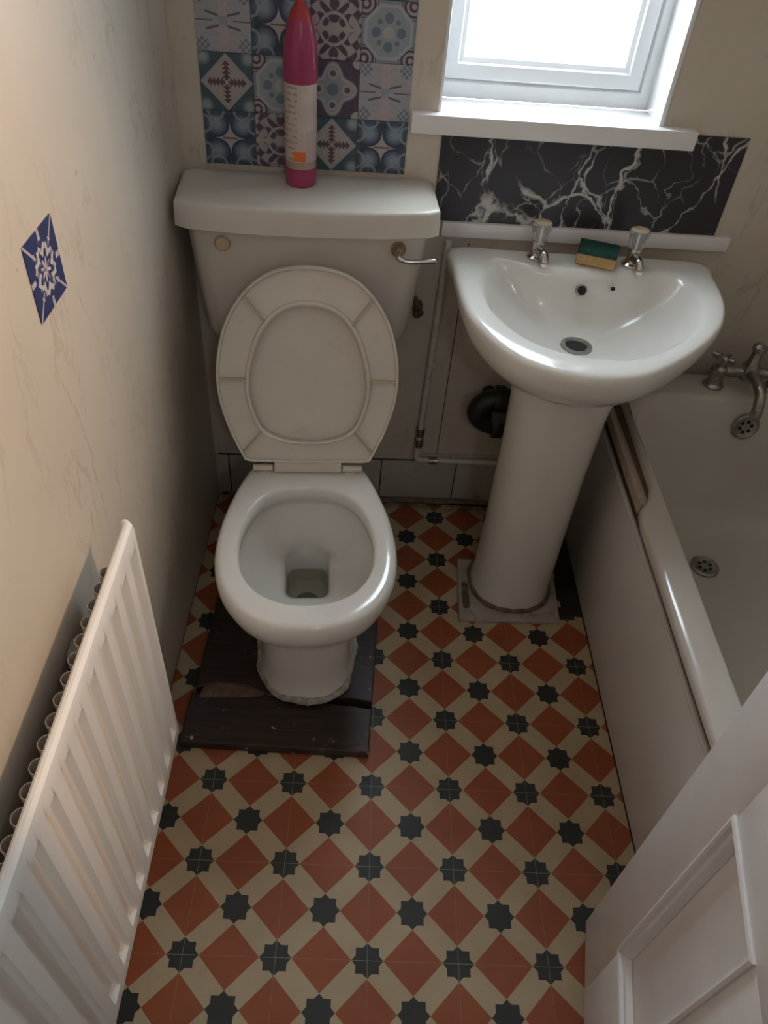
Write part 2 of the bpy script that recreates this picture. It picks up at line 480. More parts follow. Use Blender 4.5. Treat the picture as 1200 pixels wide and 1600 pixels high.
# near wall with the doorway, and the landing outside it
wf = MB()
DX0, DX1, DZ = -.53, .135, 2.0
for x0, x1, z0, z1 in ((XL-.12, DX0, -.1, ZC), (DX1, XR+.12, -.1, ZC), (DX0, DX1, DZ, ZC)):
    wf.box(x0, x1, YF-.10, YF, z0, z1)
tag(wf.build('wall_front', M['wall'], smooth=0), 'wall with the doorway behind the camera', kind='structure')
HY = -1.95
tag(MB().box(-1.3, 1.3, HY-.1, YF-.1, -.1, -.0025).build('floor_landing', M['subfloor'], smooth=0), 'dark landing floor outside the door', kind='structure')
tag(MB().box(-1.3, 1.3, HY-.1, YF-.1, ZC, ZC+.1).build('ceiling_landing', M['ceil'], smooth=0), 'landing ceiling outside the door', kind='structure')
tag(MB().box(-1.3, 1.3, HY-.1, HY, -.1, ZC).build('wall_landing_end', M['hallwall'], smooth=0), 'landing wall opposite the doorway', kind='structure')
tag(MB().box(-1.4, -1.3, HY-.1, YF-.1, -.1, ZC).build('wall_landing_left', M['hallwall'], smooth=0), 'landing wall on the left', kind='structure')
tag(MB().box(1.3, 1.4, HY-.1, YF-.1, -.1, ZC).build('wall_landing_right', M['hallwall'], smooth=0), 'landing wall on the right', kind='structure')
fw = MB()
for x0, x1 in ((-1.3, XL-.12), (XR+.12, 1.3)): fw.box(x0, x1, YF-.10, YF, -.1, ZC)
tag(fw.build('wall_landing_front', M['hallwall'], smooth=0), 'landing wall beside the doorway', kind='structure')
# added ceiling spotlight, not a known fitting, to warm the left wall
SPOS, SAIM = Vector((.85, .20, ZC-.10)), Vector((XL, .04, 1.22))
lp = empty('added_spotlight', (SPOS.x, SPOS.y, ZC)); tag(lp, 'small white spotlight added out of view on the ceiling to warm the left wall', 'lamp')
sd = (SAIM-SPOS).normalized()
MB().lathe([(.045, 0), (.045, -.012), (.010, -.018), (.008, -.075)], 20).build('rose', M['lamp'], lp)
MB().lathe([(.010, -.055), (.030, -.050), (.036, .030), (.0345, .030), (.028, -.046), (.010, -.050)], 24, (0, 0, -.10), sd, cap0=True, cap1=False).build('shade', M['lamp'], lp)
ld = bpy.data.lights.new('added_bulb', 'SPOT'); ld.energy = 78; ld.color = (1.0, .68, .44); ld.shadow_soft_size = .035
ld.spot_size = R(56); ld.spot_blend = 1.0
lo = bpy.data.objects.new('added_bulb', ld); COL.objects.link(lo); lo.parent = lp; lo.location = Vector((0, 0, -.10))+sd*.034
lo.rotation_mode = 'QUATERNION'; lo.rotation_quaternion = Vector((0, 0, -1)).rotation_difference(sd)

pe = empty('added_landing_lamp', (.10, -1.38, ZC)); tag(pe, 'unseen white pendant added on the landing as cool fill light', 'lamp')  # no known lamp here: added for weak cool fill through the doorway
MB().lathe([(.05, 0), (.05, -.02), (.012, -.03), (.006, -.034)], 20).build('rose', M['lamp'], pe)
MB().tube([(0, 0, -.03), (0, 0, -.22)], .004, 8).build('cord', M['lamp'], pe)
MB().lathe([(.022, -.21), (.026, -.218), (.026, -.245), (.020, -.25)], 20).build('holder', M['lamp'], pe)
pl_ = bpy.data.lights.new('added_bulb', 'POINT'); pl_.energy = 7; pl_.color = (.92, .95, 1.0); pl_.shadow_soft_size = .07
po_ = bpy.data.objects.new('added_bulb', pl_); COL.objects.link(po_); po_.parent = pe; po_.location = (0, 0, -.33)

# ------------------------------------------------------------------ floor pieces
ST = [(.175, 0), (.128, .05), (.128, .128), (.05, .128), (0, .175), (-.05, .128), (-.128, .128), (-.128, .05),
      (-.175, 0), (-.128, -.05), (-.128, -.128), (-.05, -.128), (0, -.175), (.05, -.128), (.128, -.128), (.128, -.05)]
DI = [(.325, 0), (0, .325), (-.325, 0), (0, -.325)]
CR = [(.175, 0), (.5, .325), (.45, .372), (.372, .372), (.372, .45), (.325, .5), (0, .175), (.05, .128), (.128, .128), (.128, .05)]
CR = [(x-.25, y-.25) for x, y in CR]
def clip(poly, ax, lim, sgn):
    out = []
    for i in range(len(poly)):
        p, q = poly[i], poly[(i+1) % len(poly)]
        dp, dq = sgn*(lim-p[ax]), sgn*(lim-q[ax])
        if dp >= 0: out.append(p)
        if (dp > 0 > dq) or (dp < 0 < dq):
            t = dp/(dp-dq); out.append((p[0]+(q[0]-p[0])*t, p[1]+(q[1]-p[1])*t))
    return out
proto = {}
def piece(name, poly, cx, cy, rot, mat, top):
    c, s = math.cos(rot), math.sin(rot)
    w = [(cx+(x*c-y*s)*T, cy+(x*s+y*c)*T) for x, y in poly]
    k = list(w)
    for ax, lim, sg in ((0, XL+.002, -1), (0, .372, 1), (1, YF+.001, -1), (1, 1.213, 1)):
        k = clip(k, ax, lim, sg) if k else k
    if not k: return
    mx, my = sum(p[0] for p in k)/len(k), sum(p[1] for p in k)/len(k)
    edge_x, edge_y = .315, .815                 # bare subfloor beside the pedestal, where the covering stops
    if max(p[0] for p in k) > edge_x and max(p[1] for p in k) > edge_y:
        if mx > edge_x+.02 and my > edge_y+.01: return
        k = clip(k, 0, edge_x+.006, 1) if my > edge_y+.01 else clip(k, 1, edge_y, 1)
        if len(k) < 3: return
    if -.53 < min(p[0] for p in k) and max(p[0] for p in k) < -.20 and min(p[1] for p in k) > .43: return   # under the toilet boards
    if max(abs(a[0]-b[0])+abs(a[1]-b[1]) for a, b in zip(k, w)) < 1e-7 if len(k) == len(w) else False:
        key = (name, mat.name)
        if key not in proto:
            proto[key] = MB().prism([(x*T*.997, y*T*.997) for x, y in poly], -.0022, top).build(name, mat, fl, smooth=0, loc=(cx, cy, 0), rz=rot)
        else: share(proto[key], fl, (cx, cy, 0), rot)
    else:
        MB().prism([((x-cx)*c+(y-cy)*s, -(x-cx)*s+(y-cy)*c) for x, y in k], -.0022, top).build(name, mat, fl, smooth=0, loc=(cx, cy, 0), rz=rot)
for i in range(-5, 4):
    for j in range(-4, 9):
        x, y = i*T, j*T
        piece('star_tile', ST, x, y, 0, M['f_blackx'], .0002)
        piece('star_tile', ST, x+.5*T, y+.5*T, 0, M['f_black'], .0002)
        piece('diamond_tile', DI, x+.5*T, y, R(90), M['f_red'], .0001)
        piece('diamond_tile', DI, x, y+.5*T, 0, M['f_red'], .0001)
        for q, (dx, dy) in enumerate(((.25, .25), (.75, .25), (.75, .75), (.25, .75))):
            piece('hexagon_tile', CR, x+dx*T, y+dy*T, R(90*q), M['f_cream'], 0)

# ------------------------------------------------------------------ window
win = empty('window_1', wb(0), WA); tag(win, 'white framed window letting in bright daylight above the basin', kind='structure')
def rect_ring(x0, x1, z0, z1, prof):
    rings = []
    for d, y in prof:
        rings.append([(x0+d, y, z0+d), (x1-d, y, z0+d), (x1-d, y, z1-d), (x0+d, y, z1-d)])
    return MB().loft(rings)
rect_ring(-.137, .352, 1.0595, 2.0, [(0, .17), (0, .098), (.030, .098), (.034, .104), (.036, .17)]).build('frame', M['pvc'], win, smooth=0, bevel=.0015)
rect_ring(-.137, .352, 1.0595, 2.0, [(.0355, .17), (.0355, .100), (.040, .096), (.064, .096), (.067, .100), (.076, .104), (.083, .118), (.083, .16)]).build('sash', M['pvc'], win, smooth=0, bevel=.001)
MB().box(-.058, .273, .124, .130, 1.137, 1.92).build('pane', M['glass'], win, smooth=0)
MB().box(-.167, .420, -.026, .10, 1.022, 1.059).build('window_sill', M['sillm'], win, bevel=.003)
MB().box(.341, .3505, -.003, .098, 1.059, 1.98).build('reveal_lining', M['pvc'], win, bevel=.001)
MB().box(-.1145, -.108, -.001, .098, 1.059, 1.98).build('reveal_lining', M['pvc'], win, bevel=.001)
MB().box(-.108, .341, -.001, .098, 1.972, 1.981).build('reveal_lining', M['pvc'], win, bevel=.001)

tr = MB().box(-.078, .578, -.014, .0005, .808, .8405).build('trim_1', M['paint'], smooth=35, bevel=.0015, loc=(0, WY, 0), rz=WA)
tag(tr, 'white strip along the wall behind the basin', kind='structure')

# black marble splashback
sb = MB(); poly = [(-.100, .8405), (.541, .8405), (.541, 1.047), (.4215, 1.047), (.4215, 1.0215), (-.100, 1.0215)]
sb.loft([[(x, -.0035, z) for x, z in poly], [(x, 0, z) for x, z in poly]], True, True, True)
sbo = sb.build('splashback', M['marble'], smooth=0, loc=(0, WY, 0), rz=WA)
tag(sbo, 'black marble-effect splashback with white veins under the window sill', 'splashback')

# printed tile panel behind the cistern
tp = empty('tile_mural', wb(-.376, 0, .932), WA)
tag(tp, 'patchwork of blue and white patterned tiles on the wall above the cistern', 'tiles')
rows = [['star', 'floral', 'fern', 'star'], ['fern', 'octa', 'medal', 'cross'], ['cross', 'star', 'floral', 'octa'],
        ['octa', 'medal', 'star', 'fern'], ['medal', 'fern', 'cross', 'star'], ['floral', 'cross', 'octa', 'medal']]
tproto = {}
for j, rw in enumerate(rows):
    for i, k in enumerate(rw):
        loc = (-.1538+i*.1025, 0, .052+j*.1025)
        if k not in tproto:
            tproto[k] = MB().box(-.0509, .0509, -.0035, 0, -.0509, .0509).build('tile', TD[k], tp, smooth=0, bevel=.0006, seg=1, loc=loc)
        else: share(tproto[k], tp, loc)

stk = MB().box(-.0002, .0012, -.049, .049, -.049, .049).build('tile_sticker', M['sticker'], smooth=0, loc=(XL+.0002, .444, 1.071))
tag(stk, 'single square navy and white patterned sticker on the left wall', 'sticker')

# ------------------------------------------------------------------ radiator
RY0, RY1, RZ0, RZ1 = -.46, .352, .148, .737
rad = empty('radiator', (-.552, RY1, 0), R(.5)); tag(rad, 'white ribbed panel radiator on the left wall', 'radiator')
Lr = RY1-RY0; pitch = .0535
ys = []; S = []
t = 0.0
nfl = int((Lr-.03)/pitch)
ys.append(0); S.append(0)
ys.append(.006); S.append(0)
for k in range(nfl):
    b0 = .016+k*pitch
    for dy, sv in ((0, 0), (.0012, .12), (.0042, .9), (.0058, 1), (.0262, 1), (.0278, .9), (.0308, .12), (.032, 0)):
        ys.append(b0+dy); S.append(sv)
ys += [Lr-.006, Lr]; S += [0, 0]
prof = [(-.016, RZ1-.012, 0), (-.015, RZ1-.005, 0), (-.011, RZ1-.001, 0), (-.006, RZ1, 0), (-.0015, RZ1-.005, 0), (0, RZ1-.013, 0),
        (0, RZ1-.038, 0), (0, RZ1-.0395, .12), (0, RZ1-.048, .9), (0, RZ1-.050, 1), (0, RZ1-.20, 1), (0, RZ0+.20, 1), (0, RZ0+.052, 1), (0, RZ0+.050, .9), (0, RZ0+.0395, .12), (0, RZ0+.038, 0),
        (0, RZ0+.013, 0), (-.0015, RZ0+.005, 0), (-.006, RZ0, 0), (-.011, RZ0+.001, 0), (-.016, RZ0+.012, 0)]
grid = []
for x, z, e in prof:
    grid.append([(x-.0100*sv*e-(.005 if k in (0, len(ys)-1) else 0), -yy, z) for k, (yy, sv) in enumerate(zip(ys, S))])
g = MB().loft(grid, closed=False)
g.loft([[r[0] for r in grid], [(-.016, 0, r[0][2]) for r in grid]], closed=False)
g.loft([[r[-1] for r in grid], [(-.016, -Lr, r[-1][2]) for r in grid]], closed=False)
g.add([(-.016, 0, RZ0+.012), (-.016, -Lr, RZ0+.012), (-.016, -Lr, RZ1-.012), (-.016, 0, RZ1-.012)], [(0, 1, 2, 3)])
g.build('panel', M['radiator'], rad, smooth=24)
# convector fins behind: a row of open U-shaped channels
def dring(w, d, n=8):
    pts = [(0.0, -w)]
    for k in range(n+1):
        a = R(-90+180*k/n); pts.append((-(d-w)-w*math.cos(a) if d > w else -w*math.cos(a), w*math.sin(a)))
    pts.append((0.0, w)); return pts
o_, i_ = dring(.0115, .036), dring(.0102, .0347)
fb = MB()
z0, z1 = RZ0+.07, RZ1-.072
fb.loft([[(x, y, z0) for x, y in o_], [(x, y, z1) for x, y in o_], [(x, y, z1) for x, y in i_], [(x, y, z0) for x, y in i_]], closed=False)
f0 = None; n = 25
for k in range(n):
    loc = (-.0165, -.040-k*.0305, 0)
    if f0 is None: f0 = fb.build('fin', M['fin'], rad, smooth=40, loc=loc)
    else: share(f0, rad, loc)
for yy in (.14, Lr-.14):
    MB().box(-.0775+.001, -.055, -yy-.015, -yy+.015, RZ0+.10, RZ1-.12).build('bracket', M['fin'], rad, bevel=.002)

# ------------------------------------------------------------------ toilet boards
pl = empty('plinth', (-.373, .40, 0)); tag(pl, 'dark stained wooden boards under the toilet foot', 'boards')
def board(name, pts, z0, z1):
    return MB().prism([(x+.373, y-.40) for x, y in pts], z0, z1).build(name, M['board'], pl, smooth=0, bevel=.003)
board('board', [(-.578, .398), (-.173, .392), (-.170, .500), (-.30, .512), (-.44, .530), (-.575, .520)], .0005, .027)
board('board', [(-.568, .527), (-.52, .545), (-.45, .538), (-.40, .516), (-.30, .516), (-.22, .520), (-.169, .512), (-.155, .90), (-.56, .90)], .0005, .034)
MB().prism([(x+.373, y-.40) for x, y in ((-.556, .507), (-.42, .515), (-.40, .535), (-.45, .548), (-.52, .553), (-.55, .54))], .020, .0315).build('splinter', M['rust'], pl, smooth=0, bevel=.002)

# ------------------------------------------------------------------ toilet
TA = R(4.2)
to = empty('toilet', (-.368, 1.205, 0), TA)
tag(to, 'white ceramic toilet with seat and lid raised', 'toilet')
half = [(0, -.797), (.070, -.787), (.125, -.752), (.165, -.69), (.181, -.61), (.176, -.52), (.156, -.43), (.130, -.355), (.108, -.328), (0, -.322)]
base = mirror_outline(half)
NB = 72
ref = by_angle(base, (0, -.57), NB)
def pr(z, hw, yf, yb):
    return [(x*hw/.181, yf+(y+.797)*(yb-yf)/.475, z) for x, y in ref]
half_in = [(0, -.735), (.05, -.728), (.095, -.70), (.125, -.65), (.134, -.585), (.125, -.52), (.10, -.462), (.06, -.428), (0, -.418)]
refi = by_angle(mirror_outline(half_in), (0, -.57), NB)
def psq(z, hw, yf, yb):
    q = by_angle(rrect(-hw, hw, yf, yb, .022, 6), (0, (yf+yb)/2), NB)
    return [(x, y, z) for x, y in q]
def pin(z, hw, yf, yb):
    return [(x*hw/.134, yf+(y+.735)*(yb-yf)/.317, z) for x, y in refi]
foot_c = [(0, -.700), (.055, -.690), (.090, -.655), (.104, -.60), (.112, -.50), (.118, -.40), (.112, -.30), (.08, -.275), (0, -.27)]
reff = by_angle(mirror_outline(foot_c), (0, -.52), NB)
def pf(z, k, dy=0): return [(x*k, -.50+(y+.50)*k+dy, z) for x, y in reff]
rings = [pf(.0345, 1.03), pf(.044, 1.0), pf(.10, .965), pf(.20, .95), pf(.245, .955), pf(.262, .99),
         pr(.285, .140, -.735, -.30), pr(.315, .160, -.765, -.31), pr(.350, .173, -.785, -.317), pr(.378, .180, -.795, -.32), pr(.400, .181, -.797, -.322),
         pr(.412, .1785, -.7945, -.324), pr(.419, .173, -.789, -.330), pr(.421, .166, -.782, -.337),
         pin(.421, .142, -.743, -.410), pin(.418, .137, -.738, -.415), pin(.410, .134, -.735, -.418), pin(.386, .134, -.735, -.418),
         pin(.380, .142, -.742, -.412), pin(.366, .144, -.742, -.412), pin(.33, .134, -.724, -.416), pin(.29, .112, -.690, -.424), pin(.26, .088, -.645, -.430),
         pin(.245, .068, -.60, -.430), psq(.236, .052, -.572, -.434), psq(.225, .048, -.560, -.436), psq(.18, .046, -.552, -.438), psq(.145, .044, -.545, -.440)]
MB().loft(rings, True, True, True).build('pan', M['ceramic'], to, smooth=60)
MB().prism([(x, y) for x, y, _ in psq(0, .0465, -.5535, -.4375)], .176, .184).build('water', M['water'], to, smooth=0)
MB().lathe([(.0, .0), (.024, .0), (.027, .002)], 24, (0, -.508, .1455), cap0=False, cap1=False).build('trap_opening', M['hole'], to)
# sealant squeezed round the foot
sr = []; w_ = 0
for k, (x, y, z) in enumerate(pf(.033, 1.035)):
    w_ = .7*w_+.3*random.uniform(-1, 1)
    sr.append((x*(1+.07*w_), -.50+(y+.50)*(1+.05*w_), (.046 if y > -.665 else .041)))
sr.append(sr[0])
rw = [.004+.009*random.random()**2 for _ in sr]
rw = [(rw[k-1]+rw[k]+rw[(k+1) % len(rw)])/3 for k in range(len(rw))]
MB().tube(sr, rw, 7, caps=False).build('sealant', M['sealant'], to)
# soil outlet and flush bend at the back, behind the raised seat
MB().tube(catmull([(0, -.28, .22), (0, -.20, .20), (0, -.13, .15), (0, -.12, .06)], False, 6), .052, 18).build('outlet', M['ceramic'], to)
MB().tube(catmull([(0, -.31, .33), (0, -.17, .335), (0, -.10, .38), (0, -.09, .596)], False, 6), .022, 16).build('flush_pipe', M['cistern'], to)
# seat (underside towards the camera) and lid, hinged at the back of the pan
LEAN = R(21)
def plate(u, v, w):                            # u across, v up the raised plate, w towards the room
    return (u, -.352+v*math.sin(LEAN)-w*math.cos(LEAN), .434+v*math.cos(LEAN)+w*math.sin(LEAN))
oc = [(0, .418), (.075, .405), (.130, .365), (.170, .30), (.188, .22), (.186, .15), (.166, .08), (.140, .022), (.134, .012), (.128, .010)]
ol = mirror_outline(oc[:-1]+[(.128, .010), (.10, .010), (.05, .010), (0, .010)], 8)
ic = [(0, .342), (.055, .328), (.097, .28), (.121, .20), (.119, .14), (.096, .085), (.05, .060), (0, .055)]
il = mirror_outline(ic, 8)
NS = 96
Oa = by_angle(ol, (0, .19), NS); Ia = by_angle(il, (0, .19), NS)
def sl(s, w): return [plate(a[0]+(b[0]-a[0])*s, a[1]+(b[1]-a[1])*s, w) for a, b in zip(Oa, Ia)]
seat = MB().loft([sl(.02, 0), sl(0, .004), sl(0, .020), sl(.025, .0225), sl(.07, .0215), sl(.10, .013), sl(.5, .0115), sl(.86, .013), sl(.90, .0205), sl(.95, .0220), sl(1, .020), sl(1, .003), sl(.98, 0)],
                 True, loop=True).build('seat', M['seat'], to, smooth=45)
for ang in (180-1, 1, 52, 128, -133, -47):
    a = R(ang); k = int(round(((a+math.pi/2) % (2*math.pi))/(2*math.pi)*NS)) % NS
    A, B = Vector(Oa[k]), Vector(Ia[k]); d = (B-A).normalized(); nrm = Vector((-d.y, d.x))*.0016
    A, B = A+d*.004, B-d*.004
    q = [A+nrm, B+nrm, B-nrm, A-nrm]
    MB().loft([[plate(p.x, p.y, .010) for p in q], [plate(p.x, p.y, .0215) for p in q]], True, True, True).build('rib', M['rib'], seat, smooth=0)
lidr = []
for s, w in ((.0, -.010), (.0, -.006), (.03, -.002), (.10, -.0015), (1.0, -.0035)):
    lidr.append([plate(a[0]*(1-.02*s)+(b[0]-a[0])*s*.8, a[1]+(b[1]-a[1])*s*.8, w) for a, b in zip(Oa, Ia)])
lidb = [[plate(a[0]*k, .19+(a[1]-.19)*k, w) for a in Oa] for k, w in ((.6, -.022), (.93, -.021), (.99, -.017))]
MB().loft(lidb+lidr, True, True, True).build('lid', M['seat'], to, smooth=50)
# hinge tongue and two hinge barrels
q = [(-.073, .013), (.073, .013), (.073, -.014), (-.073, -.014)]
MB().loft([[plate(u, v, .004) for u, v in q], [plate(u, v, .017) for u, v in q]], True, True, True).build('hinge_tongue', M['seat'], seat, bevel=.002)
for s in (-1, 1):
    h = MB().tube([plate(s*.076, -.006, .010), plate(s*.118, -.006, .010)], .0075, 14)
    h.lathe([(.013, 0), (.013, .003), (.007, .004), (.007, .016)], 14, (s*.093, -.352-.008, .420))
    h.build('hinge', M['seat'], to)

# ------------------------------------------------------------------ cistern
ci = empty('cistern', (-.368, 1.205, .595), TA)
tag(ci, 'off-white wall cistern with chrome flush lever behind the toilet', 'cistern')
def csec(z, hw, yf, yb, bow, n=11, rr=.045):
    """plan of the tank: flat back, bowed front"""
    pts = []
    for k in range(n+1):                       # front edge, left to right
        u = -1+2*k/n; e = max(0, abs(u)-(1-rr/hw))*hw/rr
        pts.append((hw*u if abs(u) < 1-rr/hw else math.copysign(hw-rr+rr*math.sin(e*math.pi/2), u),
                    -yf-bow*(1-u*u)+rr*(1-math.cos(e*math.pi/2)), z))
    pts += [(hw, -yf+rr+.012, z), (hw, -yb-.01, z), (hw-.01, -yb, z), (0, -yb, z), (-hw+.01, -yb, z), (-hw, -yb-.01, z), (-hw, -yf+rr+.012, z)]
    return pts
def cs(z, hw, yf, yb, bow, rr=.03): return csec(z-.595, hw, yf, yb, bow, 22, rr)
MB().loft([cs(.597, .185, .118, .03, .004), cs(.600, .198, .130, .02, .006), cs(.612, .211, .140, .01, .008), cs(.635, .220, .145, .006, .009), cs(.70, .228, .147, .005, .010),
           cs(.78, .236, .148, .004, .011), cs(.86, .243, .149, .003, .012), cs(.895, .246, .150, .003, .012)], True, True, True).build('tank', M['cistern'], ci, smooth=50)
MB().loft([cs(.874, .246, .150, .004, .014, .02), cs(.8745, .258, .169, .002, .020, .012), cs(.877, .2600, .172, .001, .022, .012), cs(.905, .2595, .170, .001, .022, .012),
           cs(.9205, .2588, .1685, .001, .0215, .012), cs(.9245, .2575, .1665, .001, .021, .012), cs(.9262, .2545, .1630, .001, .020, .012), cs(.9268, .248, .155, .001, .018, .012), cs(.9275, .235, .125, .002, .012), cs(.928, .12, .10, .03, .004)], True, True, True).build('tank_lid', M['cistern'], ci, smooth=40)
lv = MB().lathe([(.016, 0), (.0155, .006), (.011, .010), (.009, .018)], 20, (.181, -.153, .248), (0, -1, 0)).build('lever_boss', M['brass'], ci)
MB().tube(catmull([(.181, -.170, .246), (.183, -.181, .240), (.200, -.186, .236), (.235, -.186, .238), (.258, -.184, .2395)], False, 5), [.006]*8+[.0048]*8+[.0052]*4+[.003], 12).build('flush_lever', M['chrome'], ci)
MB().lathe([(.0165, 0), (.0160, .005), (.013, .0085), (.004, .0095)], 24, (-.172, -.154, .247), (0, -1, 0)).build('blanking_cap', M['beige'], ci)

# ------------------------------------------------------------------ bottle on the cistern
bo = empty('cleaner_bottle', (-.381, 1.150, .9280)); tag(bo, 'tall pink toilet cleaner bottle standing on the cistern lid', 'bottle')
MB().lathe([(.027, 0), (.0305, .004), (.031, .012), (.031, .036)], 32).build('base', M['pink'], bo)
MB().lathe([(.030, .036), (.030, .19)], 32).build('body', M['clear'], bo)
MB().lathe([(.0306, .050), (.0310, .052), (.0310, .188), (.0306, .190)], 32, cap0=False, cap1=False).build('label', M['label'], bo)
pp = [(.0312*math.sin(R(a)), -.0312*math.cos(R(a))) for a in (-22, -11, 0, 11, 22)]
MB().loft([[(x, y, .052) for x, y in pp], [(x, y, .070) for x, y in pp]], False).build('orange_mark', M['orange'], bo)
MB().lathe([(.0305, .186), (.0318, .190), (.0322, .225), (.0300, .252), (.0255, .275), (.021, .288)], 32).build('cap', M['pink'], bo)
MB().lathe([(.021, .287), (.017, .300), (.011, .309), (.0075, .312), (.007, .328)], 24).build('spout', M['red'], bo)

# ------------------------------------------------------------------ basin
BX, BY = .19, .92
ba = empty('basin', (BX, BY, 0)); tag(ba, 'white ceramic pedestal basin under the window', 'basin')
outer = [(-.058, 1.195), (-.056, 1.12), (-.053, 1.054), (-.046, .96), (-.029, .875), (.018, .780), (.084, .722), (.173, .700), (.275, .722), (.385, .812), (.462, .905), (.500, .985), (.516, 1.06), (.522, 1.14), (.522, 1.205), (.40, 1.214), (.23, 1.212), (.06, 1.204)]
inner = [(.030, 1.135), (.006, 1.055), (.010, .940), (.064, .838), (.155, .785), (.273, .785), (.385, .868), (.452, .975), (.460, 1.075), (.425, 1.132), (.344, 1.125), (.23, 1.112), (.109, 1.125), (.06, 1.145)]
cb = (.225, .97)
NO = 96
def L2(p): return (p[0]-BX, p[1]-BY)
Ob = by_angle([L2(p) for p in outer[:14]] and catmull([L2(p) for p in outer], True, 6), L2(cb), NO)
Ib = by_angle(catmull([L2(p) for p in inner], True, 6), L2(cb), NO)
def sc(P, k, c, z): return [(c[0]+(x-c[0])*k, c[1]+(y-c[1])*k, z) for x, y in P]
def bl(P, Q, s, z): return [(a[0]+(b[0]-a[0])*s, a[1]+(b[1]-a[1])*s, z) for a, b in zip(P, Q)]
pc = L2((.19, .95)); cc = L2((.225, 1.02))
pedo = [(pc[0]+.118*math.cos(-math.pi/2+2*math.pi*k/NO), pc[1]+.12*math.sin(-math.pi/2+2*math.pi*k/NO)) for k in range(NO)]
bot = L2((.223, 1.01))
drain = [(bot[0]+.034*math.cos(-math.pi/2+2*math.pi*k/NO), bot[1]+.034*math.sin(-math.pi/2+2*math.pi*k/NO)) for k in range(NO)]
def damp(P):                                    # keep the back flat against the wall while the belly draws in
    return P
rg = [bl(Ob, pedo, 1.0, .660), bl(Ob, pedo, .97, .664), bl(Ob, pedo, .80, .674), bl(Ob, pedo, .55, .691), bl(Ob, pedo, .30, .712), bl(Ob, pedo, .12, .738), bl(Ob, pedo, .035, .760),
      bl(Ob, Ib, .0, .780), bl(Ob, Ib, .0, .790), bl(Ob, Ib, .07, .798), bl(Ob, Ib, .22, .801),
      bl(Ob, Ib, .80, .799), bl(Ob, Ib, .95, .795), bl(Ib, drain, .035, .784), bl(Ib, drain, .10, .765), bl(Ib, drain, .22, .738), bl(Ib, drain, .40, .713),
      bl(Ib, drain, .62, .693), bl(Ib, drain, .85, .682), bl(Ib, drain, 1.0, .678)]
MB().loft(rg, True, True, True).build('bowl', M['ceramic'], ba, smooth=70)
# pedestal
def ped(z, hx, yf, yb, cx=0.0):
    pts = []
    for k in range(40):
        a = -math.pi/2+2*math.pi*k/40; c, s = math.cos(a), math.sin(a)
        pts.append((cx+hx*math.copysign(abs(c)**.85, c), (yf if s < 0 else yb)*abs(s)**.9*(1 if s >= 0 else -1) if s else 0, z))
    return pts
MB().loft([ped(.012, .104, .108, .09, -.002), ped(.03, .103, .107, .09, -.002), ped(.06, .100, .103, .09), ped(.25, .0985, .101, .09), ped(.45, .099, .101, .09), ped(.60, .104, .106, .10), ped(.668, .113, .117, .11)],
          True, True, False).build('pedestal', M['ceramic'], ba, smooth=60)
wst = MB().lathe([(.0345, .0), (.034, .003), (.024, .0035), (.021, -.002)], 30, (bot[0], bot[1], .678), cap1=False).build('waste', M['steel'], ba)
MB().lathe([(.0215, .0), (.0215, .0012)], 24, (bot[0], bot[1], .6785)).build('waste_hole', M['hole'], wst)
def on_bowl(px, z):                              # back slope of the bowl
    return 1.112-(.795-z)*.62-BY
MB().lathe([(.0095, -.004), (.0095, .0015)], 24, (.229-BX, on_bowl(0, .766)+.004, .764), (0, -1, .55)).build('overflow_hole', M['hole'], ba)
MB().lathe([(.0125, -.004), (.0122, .001), (.0095, .0018)], 24, (.229-BX, on_bowl(0, .766)+.004, .764), (0, -1, .55), cap0=False, cap1=False).build('overflow_ring', M['steel'], ba)
MB().lathe([(.0042, -.004), (.0042, .0015)], 16, (.298-BX, on_bowl(0, .766)+.009, .770), (0, -1, .55)).build('chain_hole', M['hole'], ba)
lump = MB()
for k, (dx, dz, r) in enumerate(((0, 0, .013), (.004, -.020, .012), (-.004, -.040, .011), (-.012, -.055, .009))):
    lump.lathe([(r*.2, -r), (r*.8, -r*.6), (r, 0), (r*.8, r*.6), (r*.2, r)], 12, (.107+dx, .02, .600+dz))
lump.build('filler_lumps', M['sealant'], ba)

bb = MB().prism([(-.143, -.142), (.118, -.134), (.125, .06), (-.135, .07)], .0005, .012).build('pedestal_board', M['lightboard'], smooth=0, bevel=.0025, loc=(BX, BY, 0))
tag(bb, 'pale dirty board on the floor under the basin pedestal', 'board')
sl_ = MB().prism([(x-.1215, y-.06) for x, y in rrect(-.009, .009, -.045, .045, .0085, 5)], .0118, .0126).build('slot', M['rust'], bb, smooth=0)
ring = [(x*1.02, y*1.02, .0185) for x, y, z in ped(0, .104, .108, .09, -.002)]; ring.append(ring[0])
MB().tube(ring, [.004+.003*random.random() for _ in ring], 7, caps=False).build('sealant_ring', M['brown_seal'], ba)

